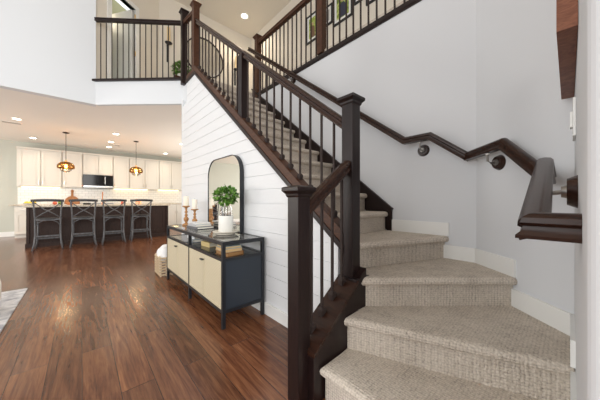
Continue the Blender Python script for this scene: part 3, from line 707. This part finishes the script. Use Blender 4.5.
tag(ct.build('back_worktop', M['granite']), 'stone worktop running along the tiled kitchen wall', 'worktop')
mw = thing('microwave', 'stainless microwave with black door mounted over the range', 'microwave', (0.385, 10.1, 1.385))
MB().box(0.022, 0.748, 9.93, KB - .013, 1.385, 1.785).build('body', M['blackglass'], mw)
MB().box(0.03, 0.56, 9.905, 9.93, 1.455, 1.77).build('door', M['blackglass'], mw)
MB().box(0.57, 0.74, 9.905, 9.93, 1.455, 1.77).build('control_panel', M['blackglass'], mw)
MB().box(0.03, 0.74, 9.90, 9.93, 1.39, 1.445).build('lower_trim', M['steel'], mw)
MB().bar((0.545, 9.885, 1.50), (0.545, 9.885, 1.74), 0.014).build('handle', M['steel'], mw)
for (a, b), lab in (((-1.25, -0.5), 'glowing light strip under the leftmost kitchen cabinets'), ((0.80, 1.75), 'glowing light strip under the cabinets behind the right pendant'), ((2.1, 2.78), 'glowing light strip under the rightmost kitchen cabinets')):
    tag(MB().box(a, b, 10.17, 10.195, 1.360, 1.3735).build('light_strip', M['strip']), lab, 'light')

# island
il = thing('kitchen_island', 'dark walnut kitchen island with panelled front behind the bar stools', 'island', (0.47, 8.0, 0))
ib = MB().box(-0.85, 1.78, 7.52, 8.42, 0.09, .845); ib.box(-0.875, 1.80, 7.49, 8.45, 0, .09)
ib.build('body', M['island'], il)
for a, b in ((-0.80, -0.18), (-0.14, 0.47), (0.51, 1.12), (1.16, 1.73)):
    d = MB(); panel_door(d, a, b, 7.515, .14, .81, .07); d.build('panel', M['island'], il)
for xx, in ((-0.86,), (1.74,)):
    MB().box(xx, xx + .05, 7.485, 7.535, .09, .845, .008).build('corner_post', M['island'], il)
tag(MB().box(-0.90, 1.83, 7.44, 8.50, .846, .886, .006).build('island_worktop', M['granite']), 'beige stone worktop on the dark kitchen island', 'worktop')

# bar stools
def make_stool(label, x, y):
    s = thing('bar_stool', label, 'bar stool', (x, y, 0), 'cross back bar stools at the kitchen island')
    def q(a, b, c): return (x + a, y + b, c)
    for sx in (-1, 1):
        # rear leg sweeps up into the back post
        MB().tube([q(sx*.215, -.045, 0), q(sx*.190, -.012, .12), q(sx*.178, 0, .30), q(sx*.178, .0, .60), q(sx*.188, -.012, .80), q(sx*.205, -.035, .99)], .014, 8).build('rear_leg', M['stool'], s, smooth='all')
        MB().tube([q(sx*.200, .325, 0), q(sx*.178, .300, .14), q(sx*.165, .285, .35), q(sx*.165, .280, .60)], .014, 8).build('front_leg', M['stool'], s, smooth='all')
    tr = [q(-.232, -.025, .985)] + [q(-.232 + .464*k/8, -.025 - .028*math.sin(PI*k/8), .985 + .010*math.sin(PI*k/8)) for k in range(1, 8)] + [q(.232, -.025, .985)]
    MB().sweep(tr, [(-.012, -.026), (.012, -.026), (.014, .0), (.012, .026), (-.012, .026)]).build('top_rail', M['stool_top'], s)
    for sx in (-1, 1):
        MB().tube([q(sx*.190, -.020, .950), q(sx*.06, -.032 - .006*sx, .82), q(-sx*.06, -.030 - .006*sx, .74), q(-sx*.178, -.004, .64)], .010, 8).build('cross_brace', M['stool'], s, smooth='all')
    MB().bar(q(-.178, 0, .605), q(.178, 0, .605), .022, .034).build('back_rail', M['stool'], s)
    t = MB(); P8 = []
    for k in range(28):
        a = 2*PI*k/28; cx_, sy_ = math.cos(a), math.sin(a); P8.append((math.copysign(abs(cx_)**.6, cx_)*.195, .145 + math.copysign(abs(sy_)**.6, sy_)*.165))
    t.layers([[q(a*.96, .145 + (b - .145)*.96, .605) for a, b in P8], [q(a, b, .615) for a, b in P8], [q(a, b, .63) for a, b in P8], [q(a*.95, .145 + (b - .145)*.95, .640) for a, b in P8]])
    t.build('seat', M['stool_top'], s)
    MB().tube([q(-.176, 0, .47), q(-.14, 0, .545), q(-.07, 0, .585), q(0, 0, .592), q(.07, 0, .585), q(.14, 0, .545), q(.176, 0, .47)], .009, 8).build('arch_brace', M['stool'], s, smooth='all')
    MB().bar(q(-.178, 0, .275), q(.178, 0, .275), .018, .030).build('stretcher', M['stool'], s)
    MB().bar(q(-.168, .29, .20), q(.168, .29, .20), .018, .030).build('stretcher', M['stool'], s)
    for sx in (-1, 1): MB().bar(q(sx*.178, 0, .24), q(sx*.168, .29, .24), .016, .026).build('stretcher', M['stool'], s)
    return s
slabels = ['charcoal cross back bar stool leftmost, at the island end near the white cabinet', 'charcoal cross back bar stool second from left, below the cutting board',
           'charcoal cross back bar stool third from left, below the microwave', 'charcoal cross back bar stool rightmost, below the right pendant lamp']
SX = (-0.51, 0.025, 0.55, 1.085); s0 = make_stool(slabels[0], SX[0], 7.03)
for k in (1, 2, 3): copy_tree(s0, (SX[k], 7.03, 0), slabels[k], 'cross back bar stools at the kitchen island')

# pendants
def pendant(x, y, label):
    p = thing('pendant_lamp', label, 'pendant lamp', (x, y, ZC), 'amber pendant lamps over the island')
    zc = 1.795
    MB().lathe([(0, 0), (.06, 0), (.06, -.012), (.05, -.02), (0, -.02)], x, y, ZC, 20).build('canopy', M['iron'], p, smooth=True)
    MB().tube([(x, y, ZC - .02), (x, y, zc + .16)], .005, 6).build('cord', M['iron'], p)
    MB().lathe([(0, .17), (.022, .165), (.024, .12), (0, .115)], x, y, zc, 14).build('socket', M['gold'], p, smooth=True)
    MB().lathe([(.026, .13), (.060, .125), (.120, .095), (.155, .045), (.162, .005), (.150, -.035), (.110, -.052), (.108, -.050), (.147, -.033), (.158, .005), (.151, .044), (.117, .092), (.058, .121), (.026, .126), (.026, .13)], x, y, zc, 28).build('shade', M['amber'], p, smooth='all')
    MB().lathe([(0.108, -.050), (.104, -.075), (.080, -.105), (.040, -.125), (.0, -.13), (.038, -.122), (.078, -.102), (.101, -.074), (.106, -.050), (.108, -.050)], x, y, zc, 24).build('lower_bowl', M['clearthin'], p, smooth='all')
    MB().ball(x, y, zc + .02, .030, 1, 1, 1.5).build('bulb', M['bulb'], p, smooth='all')
    lampdata('pendant_glow', 'POINT', (x, y, zc - .055), 11, (1, .70, .42), p, shadow_soft_size=0.035)
pendant(-0.29, 8.12, 'amber glass pendant lamp on the left, above the second bar stool')
pendant(1.115, 8.04, 'amber glass pendant lamp on the right, above the rightmost bar stool')

# recessed lamps
def can(x, y, z, label, power, r=.075, spot=True):
    p = thing('recessed_light', label, 'ceiling light', (x, y, z))
    MB().lathe([(r*.78, -.002), (r, -.002), (r*1.15, -.006), (r*1.15, 0), (r*.78, 0), (r*.78, -.002)], x, y, z - .0005, 24).build('trim_ring', M['trim'], p)
    MB().lathe([(0, -.001), (r*.78, -.001), (r*.78, -.0035), (0, -.0035)], x, y, z, 24).build('lens', M['lamp_disc'], p)
    l = lampdata('downlight', 'SPOT', (x, y, z - .03), power, WARM, p, spot_size=math.radians(140), spot_blend=0.6, shadow_soft_size=0.07)
K = 19
can(-0.977, 7.43, ZC, 'lit recessed ceiling light above the left end of the island, beside the vent', K)
can(-0.96, 9.42, ZC, 'lit recessed ceiling light just above the leftmost upper cabinet', K*.6)
can(0.622, 7.48, ZC, 'lit recessed ceiling light frontmost between the two pendant lamps', K)
can(0.604, 8.61, ZC, 'lit recessed ceiling light in the middle between the two pendant lamps', K)
can(0.615, 9.46, ZC, 'lit recessed ceiling light rearmost between the pendants, above the microwave', K*.6)
can(2.175, 9.46, ZC, 'lit recessed ceiling light right of the right pendant lamp', K*.6)
can(2.161, 7.53, ZC, 'lit recessed ceiling light partly hidden by the shiplap wall edge', K)
can(3.15, 5.66, ZT, 'lit recessed light in the high ceiling over the upper hallway', 50, .10)
for (x, y, lab) in ((-1.10, 7.85, 'ceiling air vent beside the leftmost recessed kitchen light'), (0.70, 8.98, 'ceiling air vent between the recessed lights above the microwave')):
    v_ = thing('air_vent', lab, 'vent', (x, y, ZC))
    f = MB()
    for a, b, c, d in ((-.15, .15, -.08, -.06), (-.15, .15, .06, .08), (-.15, -.13, -.06, .06), (.13, .15, -.06, .06)): f.box(x + a, x + b, y + c, y + d, ZC - .008, ZC - .0005)
    f.build('frame', M['ceiling'], v_)
    s_ = MB()
    for k in range(6): s_.box(x - .13, x + .13, y - .052 + k*.02, y - .044 + k*.02, ZC - .007, ZC - .001)
    s_.build('louvres', mat('vent_grey', (0.45, 0.43, 0.40), 0.5), v_)

# worktop items
def zi(): return .8865
fb = thing('fruit_bowl', 'pale shallow bowl on the island behind the leftmost bar stool', 'bowl', (-0.85, 8.05, zi()))
MB().lathe([(0, 0), (.05, 0), (.06, .006), (.12, .040), (.117, .042), (.055, .010), (0, .008)], -0.86, 8.05, zi(), 24).build('dish', M['pot'], fb, smooth=True)
for k, (a, b, lab) in enumerate(((-.055, .0, 'lemon at the left in the pale bowl on the island'), (.0, -.035, 'lemon frontmost in the pale bowl on the island'), (.055, .01, 'lemon at the right in the pale bowl on the island'), (0, .045, 'lemon at the back in the pale bowl on the island'))):
    tag(MB().ball(-0.86 + a, 8.05 + b, zi() + .052, .032, 1.25, 1, 1).build('lemon', M['lemon'], smooth='all'), lab, 'lemon')
tag(MB().ball(-0.47, 8.0, zi() + .04, .042, 1, 1, .95).build('apple', M['apple'], smooth='all'), 'red fruit on the island left of the cutting board', 'fruit')
tag(MB().ball(-0.38, 8.05, zi() + .045, .045, 1, 1, 1.05).build('pear', M['greenfruit'], smooth='all'), 'green fruit on the island beside the red fruit', 'fruit')
tag(MB().lathe([(0, 0), (.05, 0), (.08, .03), (.085, .05), (.08, .05), (.05, .01), (0, .01)], -0.22, 8.0, zi(), 20).build('small_bowl', M['terracotta'], smooth=True), 'small copper bowl on the island in front of the cutting board', 'bowl')
# round-topped paddle board
pts = [(-.175, 0), (.175, 0), (.175, .02)]
for k in range(1, 9): a = k*PI/18; pts.append((.175*math.cos(a), .02 + .15*math.sin(a)))
pts += [(.028, .19), (.026, .24), (.036, .27), (.026, .30), (0, .31), (-.026, .30), (-.036, .27), (-.026, .24), (-.028, .19)]
for k in range(8, 0, -1): a = k*PI/18; pts.append((-.175*math.cos(a), .02 + .15*math.sin(a)))
pts.append((-.175, .02))
cbm = MB().prism([(-0.225 + a, 10.13 + b*.30, .8805 + b*1.42) for a, b in pts], (0, .018, 0))
tag(cbm.build('cutting_board', M['board']), 'wooden paddle cutting board leaning on the tiles left of the microwave', 'cutting board')
fc = thing('kitchen_faucet', 'tall copper faucet on the island behind the third bar stool', 'faucet', (0.40, 8.25, zi()))
MB().lathe([(0, 0), (.028, 0), (.028, .01), (.016, .02), (.016, .07), (0, .07)], .40, 8.25, zi(), 14).build('base', M['terracotta'], fc, smooth=True)
MB().tube([(.40, 8.25, zi() + .06), (.40, 8.25, zi() + .26), (.40, 8.23, zi() + .30), (.40, 8.18, zi() + .32), (.40, 8.13, zi() + .30), (.40, 8.12, zi() + .25)], .011, 10).build('spout', M['terracotta'], fc, smooth='all')
MB().bar((.416, 8.25, zi() + .05), (.47, 8.25, zi() + .065), .010).build('lever', M['terracotta'], fc)
for x, r, h, m_, lab in ((.80, .03, .07, 'apple', 'small reddish jar on the island left of the glass tumblers'), (1.13, .028, .14, 'terracotta', 'tall copper canister on the island behind the rightmost bar stool'), (1.20, .036, .12, 'terracotta', 'shorter wide copper canister on the island near the right end')):
    tag(MB().lathe([(0, 0), (r, 0), (r, h*.8), (r*.8, h*.86), (r*.8, h), (0, h)], x, 8.05, zi(), 18).build('canister', M[m_], smooth=True), lab, 'canister')
tag(MB().box(.02, .16, 7.95, 8.04, zi(), zi() + .045, .006).build('napkin_holder', M['charcoal']), 'small dark holder on the island between the second and third stools', 'holder')

# ------------------------------------------------------------------ upstairs
YB = 6.34
rm = thing('round_mirror', 'large round hoop mirror on the upper hallway wall behind the balusters', 'mirror', (2.37, YB, 4.69))
t = MB()
seg = 56
def circ(r, y): return [(2.37 + r*math.cos(2*PI*k/seg), y, 4.69 + r*math.sin(2*PI*k/seg)) for k in range(seg)]
t.layers([circ(.50, YB - .001), circ(.50, YB - .03), circ(.475, YB - .03), circ(.475, YB - .001)], cap=False); t.build('frame', M['iron'], rm)
MB().lathe([(0, -.012), (.475, -.012), (.475, -.004), (0, -.004)], 2.37, YB, 4.69, seg, axis='y').build('mirror_glass', M['mirror'], rm)
for x, lab, cl in ((1.50, 'black wall sconce left of the round hoop mirror upstairs', 'white candle in the sconce left of the round mirror'), (3.22, 'black wall sconce right of the round hoop mirror upstairs', 'white candle in the sconce right of the round mirror')):
    s_ = thing('candle_sconce', lab, 'sconce', (x, YB, 4.4), 'wall sconces beside the round mirror')
    MB().box(x - .022, x + .022, YB - .016, YB - .001, 4.25, 4.72, .004).build('back_plate', M['black'], s_)
    MB().lathe([(0, 0), (.03, 0), (.075, .02), (.078, .028), (0, .012)], x, YB - .095, 4.64, 18).build('cup', M['black'], s_, smooth=True)
    MB().bar((x, YB - .016, 4.645), (x, YB - .095, 4.642), .014).build('arm', M['black'], s_)
    tag(MB().lathe([(0, 0), (.038, 0), (.038, .36), (0, .36)], x, YB - .095, 4.658, 18).build('sconce_candle', M['honeywax'], smooth=True), cl, 'candle')
ht = thing('hallway_table', 'brown wood console table under the round mirror upstairs', 'table', (2.3, 6.1, ZF))
MB().box(1.55, 3.05, 5.92, 6.31, ZF + .93, ZF + .97, .006).build('table_top', M['warmwood'], ht)
for x in (1.60, 2.96):
    for y in (5.95, 6.24): MB().box(x, x + .04, y, y + .04, ZF, ZF + .93).build('leg', M['warmwood'], ht)
hp = thing('potted_plant', 'small green leafy plant in a pale pot on the upstairs hallway table', 'plant', (1.74, 6.1, ZF + .971))
MB().lathe([(0, 0), (.07, 0), (.09, .12), (.08, .12), (.07, .10), (0, .10)], 1.74, 6.1, ZF + .971, 20).build('pot', M['pot'], hp, smooth=True)
leaves(170, 1.74, 6.1, ZF + 1.22, .17, .08, .8).build('foliage', M['leaf'], hp)
tag(MB().ball(2.05, 6.05, ZF + 1.062, .085, 1, 1, 1.03).build('decorative_ball', M['turned'], smooth='all'), 'round brown ornament on the upstairs table behind the newel post', 'ornament')

# framed photographs on the hallway wall
def pic(y0, y1, z0, z1, label, scene_cols, fig):
    p = thing('picture_frame', label, 'picture', (3.74, (y0 + y1)/2, z0), 'framed photographs on the upstairs hallway wall')
    f = MB(); w = .03
    for a, b, c, d in ((y0, y0 + w, z0, z1), (y1 - w, y1, z0, z1), (y0 + w, y1 - w, z0, z0 + w), (y0 + w, y1 - w, z1 - w, z1)): f.box(3.706, 3.738, a, b, c, d)
    f.build('frame', M['black'], p)
    MB().box(3.722, 3.738, y0 + w, y1 - w, z0 + w, z1 - w).build('mat', M['trim'], p)
    k = .085; a, b, c, d = y0 + k, y1 - k, z0 + k, z1 - k
    ph = MB().box(3.719, 3.722, a, b, c, d).build('photo', scene_cols, p)
    if fig:
        mid_ = (a + b)/2; hh = d - c; ww = b - a
        g = MB().prism([(3.7185, mid_ - ww*.30, c + .01), (3.7185, mid_ + ww*.30, c + .01), (3.7185, mid_ + ww*.26, c + hh*.45), (3.7185, mid_ + ww*.1, c + hh*.58), (3.7185, mid_ - ww*.1, c + hh*.58), (3.7185, mid_ - ww*.26, c + hh*.45)], (.0004, 0, 0))
        g.build('pictured_clothes', fig, ph)
        MB().lathe([(0, -.0004), (ww*.11, -.0004), (ww*.11, 0), (0, 0)], 3.7185, mid_, c + hh*.68, 16, axis='x').build('pictured_head', mat('skin_print', (.55, .34, .24), .6), ph)
garden = mat('foliage_print', (0.22, 0.32, 0.06), 0.5)
lk(garden, ramp(garden, noise(garden, coords(garden), 14, 4), [(.35, (.08, .14, .02)), (.55, (.36, .46, .08)), (.7, (.75, .68, .40))]), P(garden).inputs['Base Color'])
meadow = mat('meadow_print', (0.5, 0.45, 0.15), 0.5)
navy = mat('navy_print', (.03, .035, .07), .5); brown_ = mat('brown_print', (.18, .10, .06), .5)
grey_ = mat('grey_print', (.35, .34, .33), .5)
pic(3.52, 3.92, 4.45, 5.05, 'black framed portrait photo left of the upstairs hallway post', garden, brown_)
pic(3.16, 3.44, 4.56, 4.95, 'small black framed photo just right of the upstairs hallway post', grey_, None)
pic(2.68, 3.14, 4.44, 5.10, 'large black framed photo of a dark dressed person upstairs', garden, navy)
pic(2.44, 2.64, 4.58, 5.0, 'narrow black framed photo right of the large portrait upstairs', grey_, None)
pic(2.00, 2.39, 4.42, 4.95, 'brown toned framed photo rightmost along the upstairs railing', meadow, brown_)

# wall piece and switch on the near wall
wp = thing('wall_panel_picture', 'deep reddish wood framed picture high on the near right wall', 'picture', (1.35, 0.0, 1.48))
fp = MB()
x0, x1, z0, z1 = 1.02, 1.72, 1.485, 2.35
MB().box(x0 + .041, x1 - .041, -.017, .011, z0 + .041, z1 - .041).build('backing', M['picwood'], wp)
for a, b, c, d in ((x0, x0 + .04, z0, z1), (x1 - .04, x1, z0, z1), (x0 + .04, x1 - .04, z0, z0 + .04), (x0 + .04, x1 - .04, z1 - .04, z1)): fp.box(a, b, -.017, .024, c, d)
fp.build('frame', M['picwood'], wp)
MB().box(x0 + .04, x1 - .04, .012, .014, z0 + .04, z1 - .04).build('picture_panel', mat('muted_print', (.45, .36, .28), .6), wp)
ls = thing('light_switch', 'white wall switch plate on the near wall above the lower handrail', 'light switch', (1.45, -.017, 1.3))
MB().box(1.33, 1.46, -.0178, -.010, 1.235, 1.375, .002).build('plate', M['trim'], ls)
MB().box(1.375, 1.415, -.010, -.003, 1.275, 1.335, .002).build('rocker', M['trim'], ls)

# warm point light without a fixture in the open room behind the door
lampdata('room_point_light', 'POINT', (0.35, 6.4, ZF + 1.9), 4, (1, .85, .62), None, shadow_soft_size=.15)
